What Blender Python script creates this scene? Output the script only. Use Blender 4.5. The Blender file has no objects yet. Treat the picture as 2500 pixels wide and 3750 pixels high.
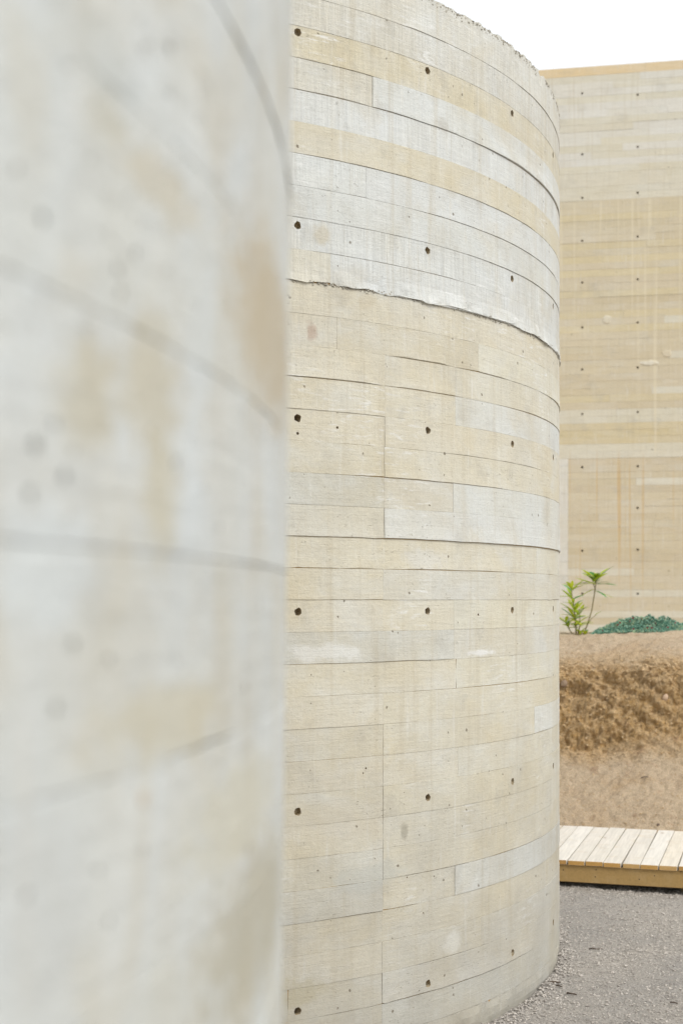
import bpy, bmesh, math, random
from mathutils import Vector, Matrix, noise, geometry
R_ = math.radians
random.seed(7)
sc = bpy.context.scene
col = sc.collection

# ------------------------------------------------------------------ camera
EYE = 1.5055
FPX, CX, HOR = 5208.0, 1250.0, 2197.0          # focal length, centre and horizon in photo pixels (2500 x 3750)
cd = bpy.data.cameras.new('camera'); cam = bpy.data.objects.new('camera', cd); col.objects.link(cam)
cam.location = (0, 0, EYE); cam.rotation_euler = (R_(90), 0, 0)
cd.sensor_fit = 'VERTICAL'; cd.sensor_height = 36; cd.sensor_width = 24; cd.lens = 50
cd.shift_y = (HOR - 1875) / 3750
cd.clip_start = 0.02; cd.clip_end = 2000
cd.dof.use_dof = True; cd.dof.focus_distance = 4.9; cd.dof.aperture_fstop = 4.8
sc.camera = cam

# ------------------------------------------------------------------ sky and sun (bright overcast)
SUN_EL, SUN_AZ = R_(50), R_(138)                 # azimuth clockwise from +Y: behind the camera, to its right
w = bpy.data.worlds.new('World'); sc.world = w; w.use_nodes = True
nt = w.node_tree; nt.nodes.clear()
sky = nt.nodes.new('ShaderNodeTexSky'); sky.sky_type = 'NISHITA'; sky.sun_disc = False
sky.sun_elevation = SUN_EL; sky.sun_rotation = SUN_AZ; sky.air_density = 1.0; sky.dust_density = 3.0
hs = nt.nodes.new('ShaderNodeHueSaturation'); hs.inputs['Saturation'].default_value = 0.25
mx = nt.nodes.new('ShaderNodeMix'); mx.data_type = 'RGBA'
mx.inputs['Factor'].default_value = 0.65
mx.inputs[7].default_value = (6.0, 6.25, 6.55, 1)  # even cloud layer
bg = nt.nodes.new('ShaderNodeBackground'); bg.inputs['Strength'].default_value = 0.12
wo = nt.nodes.new('ShaderNodeOutputWorld')
nt.links.new(sky.outputs[0], hs.inputs['Color']); nt.links.new(hs.outputs[0], mx.inputs[6])
nt.links.new(mx.outputs[2], bg.inputs['Color']); nt.links.new(bg.outputs[0], wo.inputs[0])
sl = bpy.data.lights.new('sun', 'SUN'); so = bpy.data.objects.new('sun', sl); col.objects.link(so)
sl.energy = 1.2; sl.angle = R_(28); sl.color = (1, 0.975, 0.92)
sd = Vector((math.sin(SUN_AZ) * math.cos(SUN_EL), math.cos(SUN_AZ) * math.cos(SUN_EL), math.sin(SUN_EL)))
so.rotation_euler = sd.to_track_quat('Z', 'Y').to_euler(); so.location = sd * 30
vs = sc.view_settings
vs.view_transform = 'Standard'; vs.look = 'None'; vs.gamma = 1; vs.exposure = 0.82; vs.use_curve_mapping = False

# ------------------------------------------------------------------ helpers
def at(x, y, Y):                                # photo pixel at depth Y -> world point
    return Vector(((x - CX) / FPX * Y, Y, EYE - (y - HOR) / FPX * Y))
def tag(o, label=None, cat=None, group=None, kind=None):
    if label: o['label'] = label
    if cat: o['category'] = cat
    if group: o['group'] = group
    if kind: o['kind'] = kind
    return o
def empty(name, loc=(0, 0, 0), rz=0):
    o = bpy.data.objects.new(name, None); o.empty_display_size = 0.1; col.objects.link(o)
    o.location = loc; o.rotation_euler = (0, 0, rz); return o
def mesh_obj(name, verts, faces, mat, parent=None, uvs=None, smooth=False, colr=None):
    me = bpy.data.meshes.new(name); me.from_pydata([tuple(v) for v in verts], [], faces)
    if uvs is not None:
        ul = me.uv_layers.new(name='uv')
        ul.data.foreach_set('uv', [c for l in me.loops for c in uvs[l.vertex_index]])
    if smooth: me.polygons.foreach_set('use_smooth', [True] * len(me.polygons))
    me.materials.append(mat); me.update()
    o = bpy.data.objects.new(name, me); col.objects.link(o)
    if parent: o.parent = parent
    if colr: o.color = (*colr, 1)
    return o
def box(name, size, loc, mat, parent=None, rz=0, colr=None, bev=0.0):
    bm = bmesh.new(); bmesh.ops.create_cube(bm, size=1)
    bmesh.ops.scale(bm, vec=size, verts=bm.verts)
    if bev: bmesh.ops.bevel(bm, geom=bm.edges[:], offset=bev, segments=1, affect='EDGES')
    me = bpy.data.meshes.new(name); bm.to_mesh(me); bm.free(); me.materials.append(mat)
    o = bpy.data.objects.new(name, me); col.objects.link(o); o.location = loc; o.rotation_euler = (0, 0, rz)
    if parent: o.parent = parent
    if colr: o.color = (*colr, 1)
    return o
def nz(x, y, z=0.0): return noise.noise(Vector((x, y, z)))
def fbm(x, y, z=0.0, o=4):
    s = 0; a = 1; t = 0
    for i in range(o):
        s += a * noise.noise(Vector((x, y, z + 7.3 * i))); t += a; a *= 0.5; x *= 2.03; y *= 2.03; z *= 2.03
    return s / t

# ------------------------------------------------------------------ materials
class NB:
    def __init__(s, name):
        s.m = bpy.data.materials.new(name); s.m.use_nodes = True; s.t = s.m.node_tree; s.t.nodes.clear()
        s.out = s.n('ShaderNodeOutputMaterial'); s.b = s.n('ShaderNodeBsdfPrincipled')
        s.l(s.b.outputs[0], s.out.inputs[0]); s.b.inputs['Roughness'].default_value = 0.85
        s.b.inputs['Specular IOR Level'].default_value = 0.25
    def n(s, t, **k):
        o = s.t.nodes.new(t)
        for a, b in k.items(): setattr(o, a, b)
        return o
    def l(s, a, b): s.t.links.new(a, b)
    def put(s, v, i):
        if hasattr(v, 'is_output') or isinstance(v, bpy.types.NodeSocket): s.l(v, i)
        else: i.default_value = v
    def math(s, op, a, b=0.0, clamp=False):
        o = s.n('ShaderNodeMath', operation=op, use_clamp=clamp); s.put(a, o.inputs[0]); s.put(b, o.inputs[1]); return o.outputs[0]
    def scale(s, vec, xyz, off=None):
        o = s.n('ShaderNodeVectorMath', operation='MULTIPLY'); s.l(vec, o.inputs[0]); o.inputs[1].default_value = xyz
        return o.outputs[0]
    def add(s, a, b):
        o = s.n('ShaderNodeVectorMath', operation='ADD'); s.l(a, o.inputs[0]); s.put(b, o.inputs[1]); return o.outputs[0]
    def noise(s, vec, scale=1.0, detail=4, rough=0.55, dist=0.0):
        o = s.n('ShaderNodeTexNoise'); s.l(vec, o.inputs['Vector']); o.inputs['Scale'].default_value = scale
        o.inputs['Detail'].default_value = detail; o.inputs['Roughness'].default_value = rough
        o.inputs['Distortion'].default_value = dist
        return o.outputs[0]
    def ramp(s, v, a, b, lo=0.0, hi=1.0):
        o = s.n('ShaderNodeMapRange'); s.l(v, o.inputs[0]); o.clamp = True
        o.inputs[1].default_value = a; o.inputs[2].default_value = b; o.inputs[3].default_value = lo; o.inputs[4].default_value = hi
        return o.outputs[0]
    def mix(s, f, a, b, mode='MIX'):
        o = s.n('ShaderNodeMix', data_type='RGBA', blend_type=mode)
        s.put(f, o.inputs[0])
        for v, i in ((a, 6), (b, 7)):
            if isinstance(v, tuple): o.inputs[i].default_value = (*v, 1) if len(v) == 3 else v
            else: s.l(v, o.inputs[i])
        return o.outputs[2]
    def grey(s, v):
        o = s.n('ShaderNodeCombineColor'); [s.l(v, o.inputs[i]) for i in range(3)]; return o.outputs[0]
    def bump(s, h, strength, dist):
        o = s.n('ShaderNodeBump'); s.put(strength, o.inputs['Strength']); o.inputs['Distance'].default_value = dist
        s.l(h, o.inputs['Height']); s.l(o.outputs[0], s.b.inputs['Normal'])

def board_concrete(name, mott=(3.0, 3.0), lime=0.40, sand=0.42, blend=0.45, field=((0.53, 0.485, 0.375), (0.54, 0.535, 0.49)), saw=0.5, saw_v=None, pits=0.93, pit_scale=40,
                   smear=True, dirt_shade=True, drips=False, stains=(), grain=1.0, upper=None):
    """board-marked concrete; object colour = tone of this board, uv in metres (along the wall, height)"""
    b = NB(name)
    uv = b.n('ShaderNodeUVMap', uv_map='uv').outputs[0]
    sx = b.n('ShaderNodeSeparateXYZ'); b.l(uv, sx.inputs[0]); v = sx.outputs[1]
    oi = b.n('ShaderNodeObjectInfo'); rnd = oi.outputs['Random']
    cv = b.n('ShaderNodeCombineXYZ'); b.l(b.math('MULTIPLY', rnd, 37.0), cv.inputs[2])
    p = b.add(uv, cv.outputs[0])                                     # every board its own slice of noise
    um = b.scale(uv, (mott[0], mott[1], 1)); pm = b.scale(p, (mott[0] * 1.3, mott[1] * 2.2, 1))
    fld = b.noise(b.add(um, (11.3, 4.1, 0.0)), 0.7, 5, 0.6, 0.8)      # cement tone that runs on across the joints
    fc = b.mix(b.ramp(fld, 0.36, 0.64), field[0], field[1])
    if upper: fc = b.mix(b.ramp(v, upper[0] - 0.004, upper[0] + 0.004), fc, b.mix(b.ramp(fld, 0.36, 0.64), upper[1], upper[2]))   # a second, paler pour
    c = b.mix(blend, oi.outputs['Color'], fc)
    big = b.noise(um, 1.0, 7, 0.62, 0.5)
    own = b.noise(pm, 1.0, 6, 0.62, 0.7)
    c = b.mix(b.ramp(own, 0.46, 0.74, 0, lime), c, (0.595, 0.61, 0.595))           # pale lime bloom
    c = b.mix(b.ramp(big, 0.50, 0.75, 0, sand), c, (0.475, 0.40, 0.255))         # warm sandy stain
    gm = b.noise(um, 2.6, 4, 0.6)
    c = b.mix(b.ramp(gm, 0.57, 0.72, 0, 0.35), c, (0.36, 0.34, 0.29))             # grey weathering
    gr = b.noise(b.scale(p, (5, 110, 1)), 1.0, 4, 0.6, 0.8)          # wood grain printed along the board
    sw = b.noise(b.scale(p, (330, 6, 1)), 1.0, 2, 0.65)              # saw marks printed across the board
    sw2 = b.noise(b.scale(p, (95, 3.5, 1)), 1.0, 3, 0.7)
    sw = b.math('MULTIPLY', b.math('ADD', sw, sw2), 0.5)
    sp = b.noise(p, 260.0, 3, 0.7); sp2 = b.noise(uv, 70.0, 4, 0.7)
    swm = b.math('MULTIPLY', b.ramp(rnd, 0.1, 0.8, 0.25, 1.0), saw)
    if saw_v: swm = b.math('MULTIPLY', swm, b.ramp(v, saw_v[0], saw_v[1], saw_v[2], saw_v[3]))
    k = b.math('ADD', b.ramp(gr, 0.3, 0.7, 1 - 0.05 * grain, 1 + 0.04 * grain), b.ramp(sp, 0.3, 0.7, -0.05, 0.05))
    k = b.math('ADD', k, b.ramp(sp2, 0.3, 0.7, -0.05, 0.04))
    k = b.math('ADD', k, b.math('MULTIPLY', b.ramp(sw, 0.34, 0.66, -0.16, 0.13), swm))
    c = b.mix(1.0, c, b.grey(k), 'MULTIPLY')
    if smear:
        sm = b.noise(b.scale(p, (14, 75, 1)), 1.0, 4, 0.6, 0.5)
        sm2 = b.noise(uv, 2.2, 2, 0.5)
        f = b.math('MULTIPLY', b.ramp(sm, 0.55, 0.68), b.ramp(sm2, 0.54, 0.66, 0, 0.7))
        c = b.mix(f, c, (0.68, 0.68, 0.66))
    # streaks of run-down water
    st = b.noise(b.scale(uv, (28, 1.1, 1)), 1.0, 4, 0.6, 0.3)
    c = b.mix(b.ramp(st, 0.54, 0.74, 0, 0.36), c, (0.40, 0.34, 0.23))
    gk = b.noise(b.add(b.scale(uv, (46, 3.2, 1)), (3.7, 9.1, 2.0)), 1.0, 3, 0.6, 0.2)
    c = b.mix(b.ramp(gk, 0.60, 0.72, 0, 0.4), c, (0.62, 0.61, 0.57))               # grout runs
    if drips:
        d1 = b.noise(b.scale(uv, (19, 0.10, 1)), 1.0, 3, 0.75, 0.08)
        ln = b.noise(b.scale(uv, (9, 0.02, 1)), 1.0, 2, 0.5)
        zone = b.math('MULTIPLY', b.ramp(v, 7.24, 7.18), b.math('GREATER_THAN', v, b.ramp(ln, 0.35, 0.65, 3.6, 7.0)))
        c = b.mix(b.math('MULTIPLY', b.ramp(d1, 0.54, 0.62), b.math('MULTIPLY', zone, 0.6)), c, (0.60, 0.54, 0.40))
        d2 = b.noise(b.scale(uv, (13, 0.12, 3)), 1.0, 2, 0.7, 0.05)
        zone2 = b.math('MULTIPLY', b.ramp(v, 3.7, 3.3), b.ramp(v, 1.0, 1.9))
        c = b.mix(b.math('MULTIPLY', b.ramp(d2, 0.60, 0.68), b.math('MULTIPLY', zone2, 0.5)), c, (0.48, 0.31, 0.12))
    if dirt_shade:
        dn = b.noise(uv, 5.0, 6, 0.65)
        dv = b.math('ADD', b.ramp(v, 0.0, 1.2, 0.70, 0.0), b.ramp(dn, 0.3, 0.7, -0.22, 0.22))
        c = b.mix(b.math('MULTIPLY', b.math('MAXIMUM', dv, 0.0), 0.75, True), c, (0.30, 0.28, 0.24))  # dirty splashes, with shade low on the wall painted into the same grey
    if stains:
        wob2 = b.noise(b.scale(uv, (mott[0] * 5, mott[0] * 5, 1)), 1.0, 5, 0.65)
    for (su, sv, ru, rv_, sc3, amt) in stains:
        d = b.scale(b.add(uv, (-su, -sv - EYE, 0.0)), (1 / ru, 1 / rv_, 0))
        ln_ = b.n('ShaderNodeVectorMath', operation='LENGTH'); b.l(d, ln_.inputs[0])
        q = b.math('ADD', ln_.outputs['Value'], b.ramp(wob2, 0.25, 0.75, -0.55, 0.55))
        c = b.mix(b.ramp(q, 1.05, 0.55, 0, amt), c, sc3)
    # air holes and nail marks
    vo = b.n('ShaderNodeTexVoronoi'); vo.inputs['Scale'].default_value = pit_scale
    wob = b.noise(uv, pit_scale * 3, 2, 0.5); cw = b.n('ShaderNodeCombineXYZ')
    b.l(b.math('MULTIPLY', wob, 0.45 / pit_scale), cw.inputs[0]); b.l(b.math('MULTIPLY', wob, -0.35 / pit_scale), cw.inputs[1])
    b.l(b.add(uv, cw.outputs[0]), vo.inputs['Vector'])
    sc_ = b.n('ShaderNodeSeparateColor'); b.l(vo.outputs['Color'], sc_.inputs[0])
    clus = b.ramp(b.noise(uv, 4.0, 2, 0.5), 0.40, 0.66, 0.06, -0.10)
    has = b.math('GREATER_THAN', b.math('SUBTRACT', sc_.outputs[0], clus), pits)
    r3 = b.math('POWER', sc_.outputs[1], 2.5)
    rad = b.ramp(r3, 0, 1, 0.05, 0.22)
    pit = b.math('MULTIPLY', b.math('LESS_THAN', vo.outputs['Distance'], rad), has)
    nk = b.noise(b.scale(uv, (75, 130, 1)), 1.0, 3, 0.6, 1.2); nkm = b.noise(uv, 3.3, 3, 0.6)
    nick = b.math('MULTIPLY', b.ramp(nk, 0.66, 0.72), b.ramp(nkm, 0.48, 0.62, 0, 0.7))   # small nicks and rough patches
    c = b.mix(nick, c, (0.30, 0.26, 0.18))
    c = b.mix(b.math('MULTIPLY', pit, 0.75), c, (0.13, 0.105, 0.07))
    b.l(c, b.b.inputs['Base Color'])
    h = b.math('ADD', b.math('MULTIPLY', sw, b.math('MULTIPLY', swm, 0.7)), b.math('MULTIPLY', gr, 0.5))
    h = b.math('ADD', h, b.math('MULTIPLY', sp, 0.6)); h = b.math('ADD', h, b.math('MULTIPLY', sp2, 0.8)); h = b.math('SUBTRACT', h, b.math('ADD', b.math('MULTIPLY', pit, 3.0), b.math('MULTIPLY', nick, 1.5)))
    b.bump(h, 0.8, 0.0028)
    return b.m

def rough_mat(name, c1, c2, scale, c3=None, bump=0.01, bs=40, obj_col=False, rough=0.95, amp=(0.72, 1.25)):
    b = NB(name); b.b.inputs['Roughness'].default_value = rough
    g = b.n('ShaderNodeNewGeometry').outputs['Position']
    n1 = b.noise(g, scale, 6, 0.62, 0.3); n2 = b.noise(g, bs, 6, 0.7)
    c = b.mix(b.ramp(n1, 0.35, 0.65), c1, c2)
    if c3: c = b.mix(b.ramp(b.noise(g, scale * 7, 4, 0.7), 0.56, 0.7, 0, 0.7), c, c3)
    c = b.mix(1.0, c, b.grey(b.ramp(n2, 0.25, 0.75, *amp)), 'MULTIPLY')
    if obj_col: c = b.mix(1.0, c, b.n('ShaderNodeObjectInfo').outputs['Color'], 'MULTIPLY')
    b.l(c, b.b.inputs['Base Color']); b.bump(n2, 0.9, bump); return b.m

def wood_mat(name):
    b = NB(name); b.b.inputs['Roughness'].default_value = 0.7
    oi = b.n('ShaderNodeObjectInfo'); tc = b.n('ShaderNodeTexCoord').outputs['Object']
    cv = b.n('ShaderNodeCombineXYZ'); b.l(b.math('MULTIPLY', oi.outputs['Random'], 50.0), cv.inputs[2])
    p = b.add(tc, cv.outputs[0])
    g = b.noise(b.scale(p, (70, 3.5, 70)), 1.0, 5, 0.6, 0.9); g2 = b.noise(p, 9.0, 4, 0.6)
    c = b.mix(1.0, oi.outputs['Color'], b.grey(b.ramp(g, 0.3, 0.7, 0.84, 1.08)), 'MULTIPLY')
    c = b.mix(b.ramp(g2, 0.55, 0.75, 0, 0.35), c, (0.50, 0.38, 0.22))
    vo = b.n('ShaderNodeTexVoronoi'); vo.inputs['Scale'].default_value = 7; b.l(b.scale(p, (1, 0.6, 1)), vo.inputs['Vector'])
    s_ = b.n('ShaderNodeSeparateColor'); b.l(vo.outputs['Color'], s_.inputs[0])
    kn = b.math('MULTIPLY', b.ramp(vo.outputs['Distance'], 0.10, 0.05), b.math('GREATER_THAN', s_.outputs[0], 0.55))
    c = b.mix(b.math('MULTIPLY', kn, 0.55), c, (0.23, 0.13, 0.05))
    b.l(c, b.b.inputs['Base Color']); b.bump(g, 0.4, 0.0015); return b.m

def plain(name, c, rough=0.8, var=0.0, sub=0.0, obj_col=False):
    b = NB(name); b.b.inputs['Roughness'].default_value = rough
    g = b.n('ShaderNodeTexCoord').outputs['Object']
    k = b.grey(b.ramp(b.noise(g, 60, 3, 0.6), 0.3, 0.7, 1 - var, 1 + var))
    cc = b.mix(1.0, b.n('ShaderNodeObjectInfo').outputs['Color'] if obj_col else c, k, 'MULTIPLY')
    b.l(cc, b.b.inputs['Base Color'])
    if sub:
        tr = b.n('ShaderNodeBsdfTranslucent'); b.l(cc, tr.inputs[0]); ms = b.n('ShaderNodeMixShader'); ms.inputs[0].default_value = sub
        b.l(b.b.outputs[0], ms.inputs[1]); b.l(tr.outputs[0], ms.inputs[2]); b.l(ms.outputs[0], b.out.inputs[0])
    return b.m

M = {}
DC, DR = (-1.2305, 6.3381), 2.1744               # the drum with tie holes: centre, radius
NC, NR = (-2.0441, 1.0867), 2.0                  # the pale smooth drum
def ray_depth(x, C, R):
    k = (x - CX) / FPX; a = 1 + k * k; b_ = -(k * C[0] + C[1]); c_ = C[0] ** 2 + C[1] ** 2 - R * R
    return (-b_ - math.sqrt(max(b_ * b_ - a * c_, 0))) / a
def uv_px(x, y, C=DC, R=DR):                     # photo pixel -> (metres round the drum, metres above the eye)
    z = ray_depth(x, C, R); k = (x - CX) / FPX
    return math.atan2(k * z - C[0], C[1] - z) * R, -(y - HOR) / FPX * z
def sn_(x0, x1, y0, y1, c_, a_):                 # stain on the pale drum given by its pixel box
    u0, _ = uv_px(x0, y0, NC, NR); u1, _ = uv_px(x1, y0, NC, NR); z = ray_depth((x0 + x1) / 2, NC, NR)
    return ((u0 + u1) / 2, -((y0 + y1) / 2 - HOR) / FPX * z, abs(u1 - u0) * .6, (y1 - y0) / FPX * z * .6, c_, a_)
def st_(x, y, w_, h_, c_, a_, near=False):
    u, v = uv_px(x, y, NC, NR) if near else uv_px(x, y)
    return (u, v, w_, h_, c_, a_)
M['drum'] = board_concrete('drum_concrete', saw=1.0, saw_v=(2.0, 2.6, 0.22, 1.0), pits=0.88, grain=0.55, upper=(EYE + 1.0, (0.51, 0.485, 0.41), (0.555, 0.565, 0.55)), stains=[
    st_(1178, 862, .035, .035, (0.46, 0.40, 0.28), .5), st_(1620, 450, .035, .03, (0.40, 0.38, 0.33), .5), st_(1480, 3045, .018, .03, (0.27, 0.25, 0.20), .6), st_(1340, 1100, .05, .03, (0.47, 0.41, 0.30), .5), st_(1350, 3210, .16, .05, (0.42, 0.42, 0.38), .55),
    st_(1660, 3450, .05, .05, (0.55, 0.54, 0.49), .6), st_(1190, 2390, .16, .03, (0.66, 0.66, 0.64), .45), st_(1760, 2390, .10, .012, (0.70, 0.70, 0.69), .6),
    st_(1140, 1215, .022, .035, (0.36, 0.25, 0.19), .55), st_(1560, 2050, .12, .04, (0.55, 0.55, 0.53), .4), st_(1100, 3630, .10, .05, (0.36, 0.32, 0.22), .5), st_(1250, 3000, .25, .08, (0.47, 0.43, 0.35), .4)])
M['near'] = board_concrete('near_concrete', mott=(13.0, 7.0), lime=0.45, sand=0.55, blend=0.6, field=((0.525, 0.515, 0.455), (0.555, 0.585, 0.585)), saw=0.1, pits=0.86, pit_scale=60, smear=False, grain=0.4,
    stains=[sn_(840, 1040, 820, 1500, (0.44, 0.365, 0.245), .75), sn_(200, 420, 1250, 1650, (0.45, 0.405, 0.29), .6), sn_(430, 640, 1150, 1650, (0.45, 0.40, 0.28), .6),
            sn_(520, 640, 1600, 2050, (0.46, 0.41, 0.28), .55), sn_(430, 700, 560, 780, (0.48, 0.43, 0.32), .55), sn_(310, 440, 330, 520, (0.44, 0.41, 0.32), .5),
            sn_(760, 1040, 3150, 3750, (0.38, 0.345, 0.25), .65), sn_(420, 800, 2500, 2780, (0.50, 0.455, 0.33), .6), sn_(700, 1000, 2800, 3200, (0.52, 0.49, 0.38), .6),
            sn_(0, 330, 3000, 3750, (0.47, 0.475, 0.45), .5), sn_(0, 330, 1850, 2300, (0.58, 0.62, 0.63), .5), sn_(130, 500, 0, 330, (0.46, 0.48, 0.46), .5)])
M['wall'] = board_concrete('wall_concrete', mott=(0.9, 1.2), lime=0.25, sand=0.3, blend=0.15, saw=0.3, pits=0.96, pit_scale=22, smear=False, dirt_shade=False, drips=True, grain=1.6)
M['joint'] = rough_mat('joint_residue', (0.42, 0.25, 0.08), (0.50, 0.34, 0.15), 9, None, 0.001, 200)
M['sleeve'] = rough_mat('hole_residue', (0.34, 0.26, 0.15), (0.42, 0.36, 0.26), 60, None, 0.001, 300)
M['core'] = rough_mat('plain_concrete', (0.46, 0.43, 0.36), (0.40, 0.37, 0.31), 5, (0.25, 0.23, 0.19), 0.006, 60)
M['ground'] = rough_mat('gravel_ground', (0.51, 0.465, 0.41), (0.43, 0.40, 0.365), 2.2, (0.26, 0.235, 0.21), 0.025, 120, amp=(0.36, 1.5))  # dark specks and strong noise contrast paint shadowed crevices into the gravel colour
M['grain'] = rough_mat('gravel_grain', (0.56, 0.515, 0.46), (0.22, 0.20, 0.18), 70, (0.13, 0.115, 0.10), 0.001, 300)
M['wood'] = wood_mat('deck_wood')
M['dark'] = plain('dark_metal', (0.04, 0.03, 0.025), 0.6, 0.1)

# earth: tone by height band and noise
b = NB('bank_earth'); b.b.inputs['Roughness'].default_value = 0.95
g = b.n('ShaderNodeNewGeometry').outputs['Position']
at_ = b.n('ShaderNodeAttribute', attribute_name='cut').outputs['Fac']
n1 = b.noise(g, 2.6, 6, 0.65, 0.6); n2 = b.noise(g, 26, 6, 0.7); n3 = b.noise(g, 120, 4, 0.7)
c = b.mix(b.ramp(n1, 0.35, 0.65), (0.56, 0.44, 0.30), (0.48, 0.37, 0.255))
f = b.math('ADD', at_, b.ramp(n1, 0.3, 0.7, -0.35, 0.35), True)
c = b.mix(f, c, b.mix(b.ramp(n2, 0.38, 0.62), (0.46, 0.285, 0.115), (0.60, 0.425, 0.235)))
c = b.mix(b.ramp(b.noise(g, 11, 4, 0.6), 0.60, 0.72, 0, 0.5), c, (0.32, 0.18, 0.10))
c = b.mix(1.0, c, b.grey(b.ramp(n3, 0.25, 0.75, 0.62, 1.38)), 'MULTIPLY')
b.l(c, b.b.inputs['Base Color']); b.bump(b.math('ADD', n3, b.math('MULTIPLY', n2, 1.5)), 1.0, 0.016); M['earth'] = b.m
M['clod'] = rough_mat('earth_clod', (0.60, 0.46, 0.29), (0.42, 0.28, 0.135), 30, (0.42, 0.25, 0.14), 0.002, 260)
M['stone'] = plain('stone', (1, 1, 1), 0.8, 0.15, 0, True)
M['leaf'] = plain('leaf', (1, 1, 1), 0.5, 0.12, 0.35, True)
M['stem'] = plain('stem', (0.24, 0.20, 0.10), 0.7, 0.15)
M['ice'] = plain('ice_leaf', (0.085, 0.20, 0.135), 0.55, 0.25, 0.15)
M['ice2'] = plain('ice_leaf_pale', (0.18, 0.32, 0.23), 0.55, 0.2, 0.15)
M['ice3'] = plain('ice_leaf_bright', (0.30, 0.40, 0.24), 0.5, 0.2, 0.15)
M['petal'] = plain('petal', (0.50, 0.03, 0.07), 0.6, 0.15, 0.25)
M['twig'] = plain('twig', (0.07, 0.05, 0.035), 0.8, 0.2)

# tones of the printed boards
TONE = dict(C=(0.55, 0.50, 0.378), T=(0.50, 0.45, 0.335), G=(0.52, 0.452, 0.295), W=(0.558, 0.575, 0.56),
            Y=(0.47, 0.465, 0.415), K=(0.525, 0.50, 0.42), P=(0.57, 0.54, 0.435), F=(0.46, 0.44, 0.37), N=(0.535, 0.54, 0.50))
def tone(k, j=0.018):
    t = TONE[k]; d = random.uniform(-j, j); e = random.uniform(-j, j) * 0.4
    return (t[0] + d, t[1] + d, t[2] + d + e)

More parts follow.
